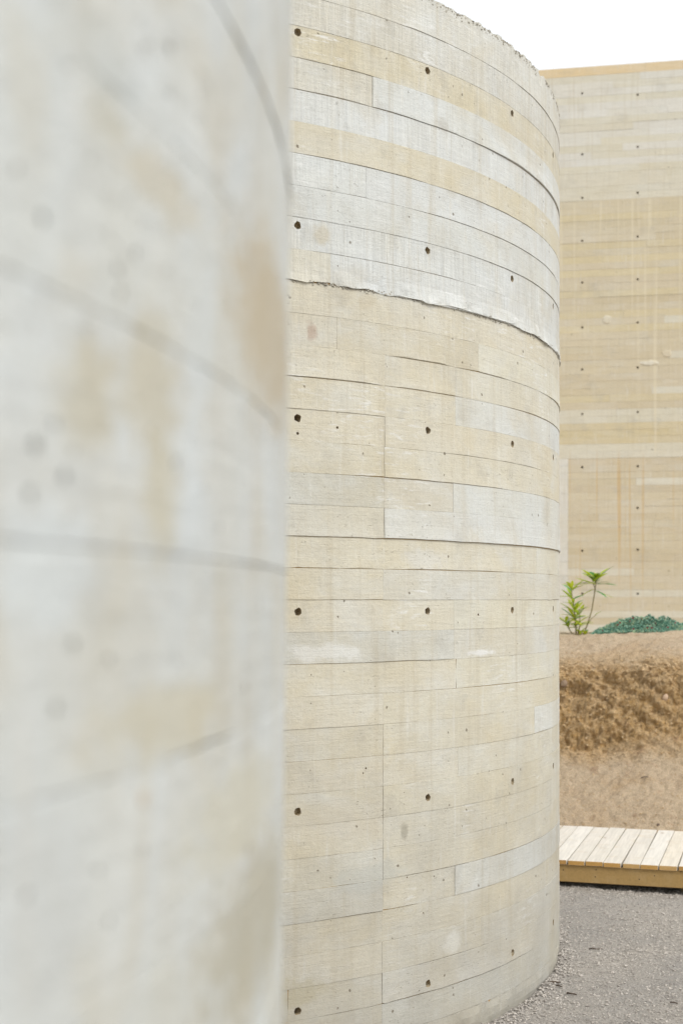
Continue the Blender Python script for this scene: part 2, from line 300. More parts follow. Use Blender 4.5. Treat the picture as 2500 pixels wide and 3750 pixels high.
# ------------------------------------------------------------------ printed board: a real slab with irregular edges and holes
def slab(name, u0, u1, v0, v1, mp, mat, parent, colr, gaps=(0, 0, 0, 0), holes=(), depth=0.008, off=0.0, step=0.016, ch=0.0004, seed=0, wav=1.0, crack=None, hole_mat=None):
    """gaps = mean joint width (m) taken off at bottom, top, left, right; holes = (u, v, radius, depth); mp(u, v, d) -> world"""
    gb, gt, gl, gr = gaps
    nu = max(2, int((u1 - u0) / step)); nv = max(2, int((v1 - v0) / 0.025))
    def gp(g, s, k):                                   # joint width wanders and closes
        n = 0.5 * nz(s * 9, k * 3.1 + seed, 0.3) + 0.5 * nz(s * 38, k * 3.1 + seed, 4.3) + 0.3 * nz(s * 110, k * 3.1 + seed, 7.3)
        w_ = g * (0.62 + 2.1 * n * wav)
        if k == 1 and crack: w_ += crack(s) * (0.9 + 0.9 * n)
        return max(0.00008, w_)
    loop = []
    for i in range(nu): u = u0 + (u1 - u0) * i / nu; loop.append((u, v0 + gp(gb, u, 1), 0, 1))
    for i in range(nv): v = v0 + (v1 - v0) * i / nv; loop.append((u1 - gp(gr, v, 2), v, -1, 0))
    for i in range(nu): u = u1 + (u0 - u1) * i / nu; loop.append((u, v1 - gp(gt, u, 3), 0, -1))
    for i in range(nv): v = v1 + (v0 - v1) * i / nv; loop.append((u0 + gp(gl, v, 4), v, 1, 0))
    # true corners
    n = len(loop)
    c0 = (u0 + gp(gl, v0, 4), v0 + gp(gb, u0, 1)); c1 = (u1 - gp(gr, v0, 2), v0 + gp(gb, u1, 1))
    c2 = (u1 - gp(gr, v1, 2), v1 - gp(gt, u1, 3)); c3 = (u0 + gp(gl, v1, 4), v1 - gp(gt, u0, 3))
    loop[0] = (*c0, 1, 1); loop[nu] = (*c1, -1, 1); loop[nu + nv] = (*c2, -1, -1); loop[2 * nu + nv] = (*c3, 1, -1)
    outer = [(p[0], p[1]) for p in loop]; inner = [(p[0] + p[2] * ch, p[1] + p[3] * ch) for p in loop]
    pts = [Vector(p) for p in inner]; edges = [(i, (i + 1) % n) for i in range(n)]
    hl = []
    for (hu, hv, hr, hd) in holes:
        k0 = len(pts); m = 14
        for q in range(m):
            a = q * 2 * math.pi / m; r = hr * (1 + 0.09 * nz(q * 1.3, hu * 31, hv * 17))
            pts.append(Vector((hu + r * math.cos(a), hv + r * math.sin(a))))
        edges += [(k0 + q, k0 + (q + 1) % m) for q in range(m)]; hl.append((k0, m, hu, hv, hr, hd))
    for i in range(1, nu):
        for j in range(1, max(2, nv)):
            u = u0 + (u1 - u0) * i / nu; v = v0 + (v1 - v0) * j / nv
            if all((u - h[0]) ** 2 + (v - h[1]) ** 2 > (h[2] * 1.5) ** 2 for h in holes): pts.append(Vector((u, v)))
    vo, eo, fo, ov, oe, of = geometry.delaunay_2d_cdt(pts, edges, [], 0, 1e-7)
    remap = {}
    for k, src in enumerate(ov):
        for s_ in src: remap[s_] = k
    V = []; UV = []; F = []
    for p in vo:
        d = off + 0.0007 * nz(p[0] * 14, p[1] * 14, seed)
        if crack: d += 0.9 * crack(p[0]) * max(0, 1 - (p[1] - v0) / 0.045)        # the lip bulges over the crack
        V.append(mp(p[0], p[1], d)); UV.append((p[0], p[1] + EYE))
    for f in fo:
        cu = sum(vo[i][0] for i in f) / len(f); cv_ = sum(vo[i][1] for i in f) / len(f)
        if any((cu - h[0]) ** 2 + (cv_ - h[1]) ** 2 < (h[2] * 0.84) ** 2 for h in holes): continue
        # drop slivers of the hull that lie outside the wandering edge
        if cv_ < v0 or cv_ > v1 or cu < u0 or cu > u1: continue
        F.append(tuple(f))
    o0 = len(V)
    for (u, v) in outer: V.append(mp(u, v, off - ch + (0.9 * crack(u) * max(0, 1 - (v - v0) / 0.045) if crack else 0))); UV.append((u, v + EYE))
    b0 = len(V)
    for (u, v) in outer: V.append(mp(u, v, -depth)); UV.append((u, v + EYE))
    for i in range(n):
        j = (i + 1) % n; a, c = remap[i], remap[j]
        F.append((a, o0 + i, o0 + j, c)); F.append((o0 + i, b0 + i, b0 + j, o0 + j))
    f0 = len(F)
    for (k0, m, hu, hv, hr, hd) in hl:
        r0 = len(V)
        for q in range(m):
            p = pts[k0 + q]; V.append(mp(hu + (p[0] - hu) * 0.88, hv + (p[1] - hv) * 0.88, off - hd)); UV.append((p[0], p[1] + EYE))
        V.append(mp(hu, hv, off - hd * 1.05)); UV.append((hu, hv + EYE))
        for q in range(m):
            q2 = (q + 1) % m
            F.append((remap[k0 + q], remap[k0 + q2], r0 + q2, r0 + q)); F.append((r0 + q, r0 + q2, r0 + m))
    o = mesh_obj(name, V, F, mat, parent, UV, False, colr)
    if hole_mat and hl:                                # brown residue lines the tie holes
        o.data.materials.append(hole_mat)
        for k in range(f0, len(F)): o.data.polygons[k].material_index = 1
    return o

def sheet(name, u0, u1, v0, v1, mp, mat, parent, d, holes=(), su=0.06, sv=0.1):
    """curved backing sheet behind the boards, with the tie holes cut out"""
    nu = int((u1 - u0) / su) + 1; nv = int((v1 - v0) / sv) + 1
    pts = [Vector((u0 + (u1 - u0) * i / nu, v0 + (v1 - v0) * j / nv)) for i in range(nu + 1) for j in range(nv + 1)]
    pts = [p for p in pts if all((p[0] - h[0]) ** 2 + (p[1] - h[1]) ** 2 > (h[2] * 1.6) ** 2 for h in holes)]
    edges = []
    for h in holes:
        k0 = len(pts)
        for q in range(12):
            a = q * math.pi / 6; pts.append(Vector((h[0] + h[2] * 1.25 * math.cos(a), h[1] + h[2] * 1.25 * math.sin(a))))
        edges += [(k0 + q, k0 + (q + 1) % 12) for q in range(12)]
    vo, eo, fo, ov, oe, of = geometry.delaunay_2d_cdt(pts, edges, [], 0, 1e-7)
    F = []
    for f in fo:
        cu = sum(vo[i][0] for i in f) / len(f); cv_ = sum(vo[i][1] for i in f) / len(f)
        if any((cu - h[0]) ** 2 + (cv_ - h[1]) ** 2 < (h[2] * 1.1) ** 2 for h in holes): continue
        F.append(tuple(f))
    return mesh_obj(name, [mp(p[0], p[1], d) for p in vo], F, mat, parent, [(p[0], p[1] + EYE) for p in vo])

# ------------------------------------------------------------------ ground
def axis(segs):
    a = []
    for s0, s1, st in segs:
        n = max(1, round((s1 - s0) / st)); a += [s0 + (s1 - s0) * i / n for i in range(n)]
    a.append(segs[-1][1]); return a
gx = axis([(-400, -60, 100), (-60, -6, 9), (-6, 0.2, 0.5), (0.2, 3.2, 0.02), (3.2, 8, 0.4), (8, 60, 10), (60, 400, 100)])
gy = axis([(-300, -20, 70), (-20, 3.6, 1.5), (3.6, 8.9, 0.022), (8.9, 30, 1.2), (30, 900, 145)])
def ground_h(x, y):
    d = math.hypot(x - DC[0], y - DC[1]) - DR
    h = 0.022 * fbm(x * 0.9, y * 0.9, 1.0, 3) + 0.012 * fbm(x * 9, y * 9, 3.0, 4)
    if 0.2 < x < 3.2 and 3.6 < y < 8.9: h += 0.02 * math.exp(-max(0, d) / 0.10) * (1 + 0.6 * nz(x * 5, y * 5))
    return h - 0.012
V = [(x, y, ground_h(x, y)) for y in gy for x in gx]; W_ = len(gx)
F = [(j * W_ + i, j * W_ + i + 1, (j + 1) * W_ + i + 1, (j + 1) * W_ + i) for j in range(len(gy) - 1) for i in range(W_ - 1)]
go = mesh_obj('ground', V, F, M['ground'], None, None, True); tag(go, 'grey gravelly sand yard around the concrete drums', kind='structure', cat='ground')

def lumps(name, spots, mat, seed=1, parent=None):
    """many small irregular stones in one mesh: spots = (point, size, flatness)"""
    rr = random.Random(seed); V = []; F = []
    base = [(1, 0, 0), (-1, 0, 0), (0, 1, 0), (0, -1, 0), (0, 0, 1), (0, 0, -1)]
    tri = [(0, 2, 4), (2, 1, 4), (1, 3, 4), (3, 0, 4), (2, 0, 5), (1, 2, 5), (3, 1, 5), (0, 3, 5)]
    for p, s, fl in spots:
        k = len(V); rot = Matrix.Rotation(rr.uniform(0, 6.28), 3, 'Z') @ Matrix.Rotation(rr.uniform(-.6, .6), 3, 'X')
        for bx in base:
            q = rot @ Vector([c * s * rr.uniform(0.6, 1.25) for c in bx]); q.z *= fl; V.append(p + q)
        F += [(a + k, b_ + k, c_ + k) for a, b_, c_ in tri]
    return mesh_obj(name, V, F, mat, parent)
rg = random.Random(3); sp = []
while len(sp) < 60000:
    x = rg.uniform(0.5, 2.9); y = rg.uniform(3.7, 8.0)
    if math.hypot(x - DC[0], y - DC[1]) < DR + 0.004: continue
    dens = 0.35 + 0.9 * fbm(x * 2.2, y * 2.2, 9.0, 3)
    if rg.random() > dens + 0.25: continue
    s = 0.0020 + 0.0058 * rg.random() ** 2.6 + (0.006 if rg.random() < 0.008 else 0)
    sp.append((Vector((x, y, ground_h(x, y) + s * 0.2)), s, 0.65))
for i in range(3500):
    t = rg.uniform(0.35, 1.9); rr_ = DR + abs(rg.gauss(0, 0.03)) + 0.003; x = DC[0] + rr_ * math.sin(t); y = DC[1] - rr_ * math.cos(t); s = 0.002 + 0.007 * rg.random() ** 3
    sp.append((Vector((x, y, ground_h(x, y) + s * 0.4 + 0.012 * max(0, 1 - (rr_ - DR) / 0.03) * rg.random())), s, 0.75))
gr = lumps('gravel', sp, M['grain']); tag(gr, 'loose grey gravel grains scattered over the sandy yard', kind='stuff', cat='gravel')

# ------------------------------------------------------------------ the drum with tie holes
def drum_map(C, R, tilt=0.0):
    def mp(u, v, d):
        t = u / R; r = R + d
        return Vector((C[0] + r * math.sin(t) + tilt * v, C[1] - r * math.cos(t), EYE + v))
    return mp
def theta_of_px(x, C=DC, R=DR):
    k = (x - CX) / FPX; a = 1 + k * k; b_ = -(k * C[0] + C[1]); c_ = C[0] ** 2 + C[1] ** 2 - R * R
    z = (-b_ - math.sqrt(max(b_ * b_ - a * c_, 0))) / a
    return math.atan2(k * z - C[0], C[1] - z)
def U(x): return theta_of_px(x) * DR
def seam_v(r): return 0.1 * r if r >= 0 else 0.1015 * r

drum = empty('concrete_drum', (0, 0, 0))
tag(drum, 'tall round board-marked concrete drum with rows of round tie holes beside the boardwalk', 'drum')
mpD = drum_map(DC, DR)
UMIN, UMAX = -0.35 * DR, 1.95 * DR
TIE_U = [(0.5271 + 0.2471 * i) * DR for i in range(-3, 6)]
TIE_V = [1.78, 1.175, 0.57, -0.037, -0.664, -1.290]
ties = [(u, v, 0.0135, random.choice((0.02, 0.028, 0.04))) for u in TIE_U for v in TIE_V if UMIN + .05 < u < UMAX - .05]
small = [(U(1402), -0.072, 0.007, 0.012), (U(1756), 0.0 + 0.905, 0.008, 0.03), (U(1750), -0.052, 0.005, 0.015), (U(1402), -0.60, 0.008, 0.015),
         (U(1204), 1.02, 0.006, 0.03), (U(1090), 0.522, 0.005, 0.02), (U(1952), -0.052, 0.005, 0.02), (U(1235), 0.55 + .0, 0.005, 0.01),
         (U(1490), -0.92, 0.003, 0.01), (U(1550), -1.05, 0.003, 0.01), (U(1340), -0.545, 0.004, 0.012), (U(1330), -0.56, 0.003, 0.01)]
# rows of boards: row -> [(start px, tone), ...]; None = from the hidden left end
ROWS = {19: [(None, 'K')], 18: [(None, 'K')], 17: [(None, 'G')], 16: [(None, 'K'), (1363, 'W')], 15: [(None, 'W')],
        14: [(None, 'G')], 13: [(None, 'W'), (1340, 'W')], 12: [(None, 'W')], 11: [(None, 'W')],
        10: [(None, 'P'), (1209, 'W')], 9: [(None, 'C')], 8: [(None, 'T'), (1233, 'T'), (1750, 'P')],
        7: [(None, 'C'), (1408, 'C'), (1667, 'P')], 6: [(None, 'C'), (1408, 'C'), (1667, 'W')], 5: [(None, 'C'), (1408, 'C')],
        4: [(None, 'C'), (1406, 'C')], 3: [(None, 'Y'), (1405, 'K'), (1658, 'W')], 2: [(None, 'K'), (1405, 'W')],
        1: [(None, 'C'), (1090, 'C'), (1963, 'P')], 0: [(None, 'C'), (1402, 'K')],
        -1: [(None, 'C'), (1402, 'C'), (1661, 'P')], -2: [(None, 'Y'), (1661, 'K')], -3: [(None, 'C'), (1668, 'P')],
        -4: [(None, 'C'), (1403, 'C')], -5: [(None, 'T'), (1403, 'C'), (1955, 'W')], -6: [(None, 'T'), (1402, 'C'), (1677, 'P')],
        -7: [(None, 'T'), (1402, 'C')], -8: [(None, 'C'), (1402, 'C')], -9: [(None, 'K'), (1402, 'C')],
        -10: [(None, 'Y'), (1400, 'C'), (1664, 'W')], -11: [(None, 'C'), (1398, 'C')], -12: [(None, 'C'), (1398, 'C'), (1760, 'K')],
        -13: [(None, 'Y'), (1054, 'T'), (1398, 'K')], -14: [(None, 'T'), (1397, 'Y')], -15: [(None, 'F'), (1565, 'F')]}
# joint under each row, mean width in mm
SEAM = {2: 1.3, 1: 1.0, 7: 0.8, 8: 0.4, 16: 1.3, 14: 1.3, 13: 1.2, 12: 1.0, 11: 1.0, 10: 2.6, 6: 0.9, 4: 1.0, 0: 1.0, 3: 0.7, -2: 0.9, -3: 0.7, -5: 0.8,
        -6: 0.6, -13: 1.6, -14: 1.0, -9: 0.9, -10: 1.0, 17: 1.1, 19: 0.9, 5: 0.9}
# open cracks: row above -> (from px, to px, widest mm)
CRACK = {8: [(1425, 1640, 3.4), (1680, 1850, 1.8), (2000, 2060, 3)], 7: [(930, 1409, 3.0), (1409, 1680, 2.4), (1820, 2060, 2.4)], 4: [(1130, 1860, 1.8)], 2: [(900, 1700, 2.4), (1500, 2080, 3.0)],
         1: [(900, 1405, 2.2), (1390, 1870, 3.0)], 0: [(1000, 1403, 1.4), (1900, 2050, 1.4)], -2: [(1150, 1668, 2.4)], -3: [(1660, 2020, 1.8)], 16: [(900, 1370, 2.4), (1350, 1700, 2.0), (1690, 2046, 5.0)],
         10: [(1480, 1800, 5.0), (1700, 2046, 4.0), (1150, 1330, 2.5)], 14: [(1100, 1560, 1.6), (1600, 1960, 1.5)], 13: [(1500, 2040, 1.8)], 12: [(1700, 2046, 1.8)], 11: [(1100, 1700, 1.4)], 19: [(1480, 1640, 1.6), (1850, 2046, 2.0)],
         -5: [(1870, 2040, 1.6)], -9: [(1450, 1720, 1.6), (1720, 2046, 1.6)], -10: [(1230, 1530, 1.6)], -13: [(1100, 1960, 2.2)], -12: [(1450, 1800, 1.2)], 17: [(1080, 1420, 1.6)], 5: [(1540, 1980, 1.2)]}
def crack_fn(r):
    if r not in CRACK: return None
    segs = [(U(a_), U(b_) if b_ <= 2046 else U(2046) + 0.2, m_ * 0.001) for a_, b_, m_ in CRACK[r]]
    def f(u):
        w_ = 0
        for a_, b_, m_ in segs:
            if a_ < u < b_:
                t = (u - a_) / (b_ - a_); w_ = max(w_, m_ * min(1.0, 2.2 * math.sin(math.pi * t) ** 0.8 * (0.55 + 0.45 * t)))
        return w_
    return f
rd = random.Random(11)
for r in range(-15, 20):
    v0 = seam_v(r); v1 = seam_v(r + 1)
    if r == 19: v1 = 2.03
    if r == -15: v0 = -EYE - 0.03
    cuts = [(UMIN, ROWS[r][0][1])] + [(U(x), k) for x, k in ROWS[r] if x is not None]
    # board joints on the sides that the photograph does not show
    first = cuts[1][0] if len(cuts) > 1 else U(1500)
    a = rd.uniform(-0.2, 0.5)
    if a < first - 0.25: cuts.insert(1, (a, cuts[0][1]))
    cuts.append((U(2046) + rd.uniform(0.12, 0.7), rd.choice('CKPW')))
    for i, (ua, k) in enumerate(cuts):
        ub = cuts[i + 1][0] if i + 1 < len(cuts) else UMAX
        hs_ = [h for h in ties + small if ua + h[2] + .004 < h[0] < ub - h[2] - .004 and v0 + h[2] + .001 < h[1] < v1 - h[2] - .001]
        gb = SEAM.get(r, 0.5) * 0.001
        o = slab('plank_imprint', ua, ub, v0, v1, mpD, M['drum'], drum, tone(k), (gb, 0.0001, 0.0032 if (r == -3 and i) or (r == -13 and abs(ua - U(1054)) < .02) else 0.0007 if abs(ua - U(1402)) < 0.03 else rd.choice((0.0001, 0.0002, 0.0006)), 0.0001), hs_,
                 off=rd.uniform(-0.0008, 0.0014) + (0.0015 if r == 2 else 0), seed=r * 7 + i,
                 wav=1.6 if r in (10, 19, -13) else 1.1, crack=crack_fn(r), hole_mat=M['sleeve'], step=0.009)
        # broken arris: top rim, construction joint, foot
        me = o.data
        for vtx in me.vertices:
            z = vtx.co.z - EYE
            t = math.atan2(vtx.co.x - DC[0], DC[1] - vtx.co.y) * DR
            if r == 19 and z > 2.0:
                n_ = fbm(t * 22, z * 3, 5.0, 3); vtx.co.z -= max(0, 0.004 + 0.022 * n_)
                rad_ = 1 - max(0, n_) * 0.004; vtx.co.x = DC[0] + (vtx.co.x - DC[0]) * rad_; vtx.co.y = DC[1] + (vtx.co.y - DC[1]) * rad_
            if r == 10 and z < 1.045:
                n_ = fbm(t * 16, z * 20, 2.0, 4); w1 = (1.045 - z) / 0.045; k_ = 1 + w1 * (0.0012 + max(-0.002, 0.0055 * n_)); vtx.co.z += 0.016 * fbm(t * 11, 5.0, 3.0, 4) * w1
                vtx.co.x = DC[0] + (vtx.co.x - DC[0]) * k_; vtx.co.y = DC[1] + (vtx.co.y - DC[1]) * k_
            if r == -15:
                n_ = fbm(t * 13, z * 18, 8.0, 4); k_ = 1 + 0.0035 * n_ - 0.004 * max(0, (-1.44 - z) / 0.06) ** 2
                vtx.co.x = DC[0] + (vtx.co.x - DC[0]) * k_; vtx.co.y = DC[1] + (vtx.co.y - DC[1]) * k_
sheet('joint_backing', UMIN, UMAX, -1.43, 2.0, mpD, M['joint'], drum, -0.0024, ties + [h for h in small if h[3] > 0.004])
def ring_body(name, C, R, ua, ub, top, mat, parent, thick=0.25, front=True):
    """rest of the hollow drum: outer face beyond the boards, top of the wall and inner face"""
    V = []; F = []; UV = []; N = 220
    prof_n = 0
    for i in range(N):
        t = i * 2 * math.pi / N
        tt = (t + math.pi / 2) % (2 * math.pi) - math.pi / 2
        inb = ua / R - 0.01 < tt < ub / R + 0.01
        ro = R - 0.012 if inb else R
        rows = [(ro, -0.03), (ro, top - 0.012), (ro - 0.05, top - 0.006), (R - thick * .5, top), (R - thick + 0.03, top - 0.006), (R - thick, top - 0.012), (R - thick, -0.03)]
        if inb: rows[0] = rows[1] = (R - 0.07, top - 0.02); rows[0] = (R - 0.07, -0.03)
        prof_n = len(rows)
        for k, (rr, z) in enumerate(rows):
            if 1 <= k <= 4: z += 0.008 * fbm(t * R * 9, k * 2.0, 1.0, 3)
            V.append((C[0] + rr * math.sin(t), C[1] - rr * math.cos(t), z)); UV.append((t * R, z))
    for i in range(N):
        j = (i + 1) % N
        for k in range(prof_n - 1): F.append((i * prof_n + k, j * prof_n + k, j * prof_n + k + 1, i * prof_n + k + 1))
    return mesh_obj(name, V, F, mat, parent, UV)
ring_body('drum_body', DC, DR, UMIN, UMAX, EYE + 2.02, M['core'], drum)
# broken crumbs of aggregate along the rim
sp = []
for i in range(2600):
    t = rd.uniform(-0.3, 1.9); dr_ = rd.uniform(-0.012, 0.0); zz = 2.022 - 1.0 * max(0, rd.gauss(0.004, 0.008)) if i % 2 else 2.017 + rd.uniform(-0.005, 0.005)
    if nz(t * 9, 3.0) < -0.25: continue
    rr_ = DR + (-0.001 if i % 2 else dr_)
    sp.append((Vector((DC[0] + rr_ * math.sin(t), DC[1] - rr_ * math.cos(t), EYE + zz)), rd.uniform(0.002, 0.0065), 0.8))
tag(lumps('rim_aggregate', sp, M['core'], 5, drum), kind='stuff')
# spalled crumbs in the construction joint
sp = []
for i in range(900):
    t = rd.uniform(U(1050), U(2046)) / DR; rr_ = DR + rd.uniform(-0.003, 0.0015)
    sp.append((Vector((DC[0] + rr_ * math.sin(t), DC[1] - rr_ * math.cos(t), EYE + 1.0 + rd.gauss(0.002, 0.004))), rd.uniform(0.0015, 0.006), 0.8))
tag(lumps('joint_crumbs', sp, M['core'], 6, drum), kind='stuff')
# earth-red smudge printed on the board under the construction joint: thin skin of residue
def dab(name, u, v, w_, h_, mp, mat, parent, colr, d=0.0022, seed=0, n=18):
    V = [mp(u, v, d)]; F = []; UV = [(u, v + EYE)]
    for q in range(n):
        a = q * 2 * math.pi / n; k = 1 + 0.45 * nz(q * 0.9, seed * 3.3)
        for e, dd in ((0.8, d), (1.0, -0.002)):
            uu = u + w_ * e * k * math.cos(a); vv = v + h_ * e * k * math.sin(a); V.append(mp(uu, vv, dd)); UV.append((uu, vv + EYE))
    for q in range(n):
        a = 1 + 2 * q; b2 = 1 + 2 * ((q + 1) % n); F += [(0, a, b2), (a, a + 1, b2 + 1, b2)]
    return mesh_obj(name, V, F, mat, parent, UV, False, colr)

# ------------------------------------------------------------------ the pale drum whose surface the photograph shows close up
near = empty('concrete_drum', (0, 0, 0))
tag(near, 'pale smooth round concrete drum with grey air holes, no tie holes, facing the plank-marked drum', 'drum')
mpN = drum_map(NC, NR, 0.0105)
def UN(x): return theta_of_px(x, NC, NR) * NR
def vN(x, y):
    k = (x - CX) / FPX; a = 1 + k * k; b_ = -(k * NC[0] + NC[1]); c_ = NC[0] ** 2 + NC[1] ** 2 - NR * NR
    z = (-b_ - math.sqrt(max(b_ * b_ - a * c_, 0))) / a
    return -(y - HOR) / FPX * z
NUMIN, NUMAX = 0.85 * NR, 2.1 * NR
pock = [(120, 1635, 4.2), (230, 1750, 3.6), (100, 1812, 3.2), (188, 1560, 2.8), (635, 1700, 3.2), (738, 1795, 2.6), (795, 1935, 2.6), (170, 1962, 2.4), (272, 2365, 3.2),
        (402, 2418, 2.8), (650, 2425, 2.4), (872, 2540, 3.4), (870, 2500, 2.6), (480, 935, 2.8), (415, 990, 2.6), (428, 1072, 2.4), (140, 800, 3.0), (680, 1330, 2.4),
        (838, 130, 3.4), (610, 175, 2.6), (210, 2600, 3.0), (110, 3290, 2.8), (530, 3115, 2.6), (370, 3190, 2.6), (415, 3380, 2.6), (720, 3485, 3.2), (800, 3235, 2.6), (610, 350, 2.6)]
pock = [(UN(x), vN(x, y), r_ * 0.001, 0.0075) for x, y, r_ in pock]
NT = {r: k for r, k in zip(range(-16, 21), [random.choice('WWN') for _ in range(37)])}
NT.update({1: 'N', 0: 'W', -1: 'N', -2: 'W', -3: 'N', 2: 'W', 3: 'W'})
NG = {0: 0.14, 1: 0.15, 2: 0.75, -1: 0.8, -2: 0.45, 3: 0.5}
for r in range(-16, 21):
    v0 = 0.022 + 0.1 * r; v1 = v0 + 0.1
    if v0 < -EYE: v0 = -EYE - 0.03
    if r == 20: v1 = 2.05
    cuts = [NUMIN, NUMIN + rd.uniform(0.3, 0.6), UN(1046) + rd.uniform(0.15, 0.5), NUMAX]
    for i in range(3):
        ua, ub = cuts[i], cuts[i + 1]
        hs_ = [h for h in pock if ua + .008 < h[0] < ub - .008 and v0 + .008 < h[1] < v1 - .008]
        slab('plank_imprint', ua, ub, v0, v1, mpN, M['near'], near, tone(NT[r], 0.008), (NG.get(r, 1.5) * 0.001, 0.0002, 0.0004, 0.0002), hs_,
             off=rd.uniform(-0.0008, 0.0008), seed=300 + r * 5 + i, depth=0.010, ch=0.0005, step=0.010, wav=1.9)
sheet('joint_backing', NUMIN, NUMAX, -EYE - 0.03, 2.03, mpN, M['joint'], near, -0.0088)
bd = ring_body('drum_body', NC, NR, NUMIN, NUMAX, EYE + 2.04, M['core'], near)
dab('rust_spot', UN(528), vN(528, 2925), 0.0022, 0.0042, mpN, M['near'], near, (0.42, 0.22, 0.06), 0.0014, 3)

# ------------------------------------------------------------------ high far wall
wall = empty('boundary_wall', (0, 0, 0))
tag(wall, 'high straight board-marked concrete wall with drip streaks and ochre top course behind the earth bank', 'wall')
WZ, WX = 20.26, 4.2
wdir = Vector((math.cos(R_(-11)), math.sin(R_(-11)), 0)); wnor = Vector((math.sin(R_(-11)), -math.cos(R_(-11)), 0))
w0 = Vector((WX - 3.0 * wdir.x, WZ - 3.0 * wdir.y, EYE))
def mpW(u, v, d): return w0 + wdir * u + wnor * d + Vector((0, 0, v))
def UW(x):                                        # photo column -> metres along the wall
    k = (x - CX) / FPX                            # (w0.x+u dx) = k (w0.y+u dy)
    return (k * w0.y - w0.x) / (wdir.x - k * wdir.y)
def VW(x, y):
    u = UW(x); return -(y - HOR) / FPX * (w0.y + u * wdir.y)
WTOP = VW(2250, 237)
wt = []
for (x, ys) in ((2130, (342, 561, 725, 882, 1038, 1195, 1353, 1516, 1707, 2017, 2174)), (2333, (345, 538, 706, 866, 1023, 1182, 1343, 1509, 1702, 1860, 2013, 2174)),):
    for y in ys: wt.append((UW(x), VW(x, y), 0.019, 0.06))
wt += [(u + dx, v, r_, d_) for (u, v, r_, d_) in wt[11:] for dx in (0.8, 1.6)] + [(u - 0.8, v, r_, d_) for (u, v, r_, d_) in wt[:11]]
WU0, WU1 = UW(1960), UW(2740)
TONE.update(A=(0.56, 0.525, 0.42), B=(0.51, 0.44, 0.305), D=(0.53, 0.45, 0.28), E=(0.585, 0.565, 0.50), H=(0.49, 0.415, 0.28), O=(0.60, 0.46, 0.26))
nrow = int((WTOP + EYE - 0.2) / 0.1)
vtop = WTOP
rows = []
v = WTOP
rows.append((WTOP - 0.13, WTOP, 'O'))
v = WTOP - 0.13
while v > -0.75:
    h = 0.1 + random.uniform(-0.004, 0.004); yb = HOR - (v - h / 2) * FPX / 20.1
    if yb < 640: k = random.choice('AAAEA')
    elif yb < 705: k = 'A'
    elif yb < 1490: k = random.choice('BBHBD')
    elif yb < 1545: k = 'A'
    elif yb < 1625: k = 'D'
    elif yb < 1680: k = 'A'
    elif yb < 2150: k = random.choice('BHB')
    else: k = random.choice('AB')
    rows.append((v - h, v, k)); v -= h
wsnap = []
for (u, v, r_, d_) in wt:                          # keep each tie hole clear of the joints
    for (va, vb, k) in rows:
        if va <= v < vb: wsnap.append((u, min(max(v, va + 0.022), vb - 0.022), r_, d_))
for ri, (va, vb, k) in enumerate(rows):
    cuts = [WU0]
    while cuts[-1] < WU1 - 0.7: cuts.append(cuts[-1] + rd.uniform(0.7, 1.9) if k != 'O' else WU1 - 0.2)
    cuts = [c for c in cuts if c < WU1 - 0.15] + [WU1]
    ym = HOR - (va + vb) / 2 * FPX / 20.1
    if 1680 < ym < 2290:                          # paler return strip at the left end
        cuts = [WU0, UW(2078)] + [c for c in cuts if c > UW(2078) + 0.3]
    for i in range(len(cuts) - 1):
        ua, ub = cuts[i], cuts[i + 1]
        kk = k
        if 1680 < ym < 2290 and i == 0: kk = 'E'
        elif ym < 640 and k != 'O' and rd.random() < 0.22: kk = 'E'
        elif 640 < ym < 2200 and rd.random() < 0.05: kk = 'A'
        hs_ = [h for h in wsnap if ua + .03 < h[0] < ub - .03 and va < h[1] < vb]
        slab('plank_imprint', ua, ub, va, vb, mpW, M['wall'], wall, tone(kk, 0.014), (rd.choice((.0002, .0002, .0003, .0006, .0035)), .0002, rd.choice((.0003, .0003, .002)), .0003), hs_,
             off=rd.uniform(-0.0015, 0.0015), seed=900 + ri * 3 + i, step=0.12, depth=0.012, ch=0.0008)
sheet('joint_backing', WU0, WU1, -0.75, WTOP - 0.05, mpW, M['core'], wall, -0.008, wsnap, 0.4, 0.4)
# the rest of the wall, beyond the boards on both sides
for (ua, ub) in ((-9.0, WU0 - 0.004), (WU1 + 0.004, 16.0)):
    for (vl, vh, k) in ((-1.0, 3.35, 'B'), (3.352, 3.75, 'D'), (3.752, 5.758, 'B'), (5.76, WTOP - 0.132, 'A'), (WTOP - 0.13, WTOP, 'O')):
        V = []; UV = []
        for u in (ua, ub):
            for (v, d) in ((vl, 0), (vh, 0), (vh, -0.4), (vl, -0.4)): V.append(mpW(u, v, d)); UV.append((u, v + EYE))
        mesh_obj('wall_panel', V, [(0, 1, 5, 4), (1, 2, 6, 5), (2, 3, 7, 6), (0, 3, 2, 1), (4, 5, 6, 7)], M['wall'], wall, UV, False, TONE[k])
V = []; UV = []
for u in (WU0, WU1):
    for (v, d) in ((-1.0, -0.07), (WTOP - .01, -0.07), (WTOP - .01, -0.4), (-1.0, -0.4)): V.append(mpW(u, v, d)); UV.append((u, v + EYE))
mesh_obj('wall_body', V, [(0, 1, 5, 4), (1, 2, 6, 5), (2, 3, 7, 6)], M['core'], wall, UV)
dab('plaster_patch', UW(2375), VW(2375, 1330), 0.13, 0.035, mpW, M['wall'], wall, (0.62, 0.57, 0.45), 0.006, 4)
dab('plaster_patch', UW(2440), VW(2440, 1295), 0.07, 0.05, mpW, M['wall'], wall, (0.56, 0.49, 0.36), 0.006, 9)
dab('plaster_patch', UW(2220), VW(2220, 1170), 0.06, 0.07, mpW, M['wall'], wall, (0.56, 0.50, 0.37), 0.006, 12)

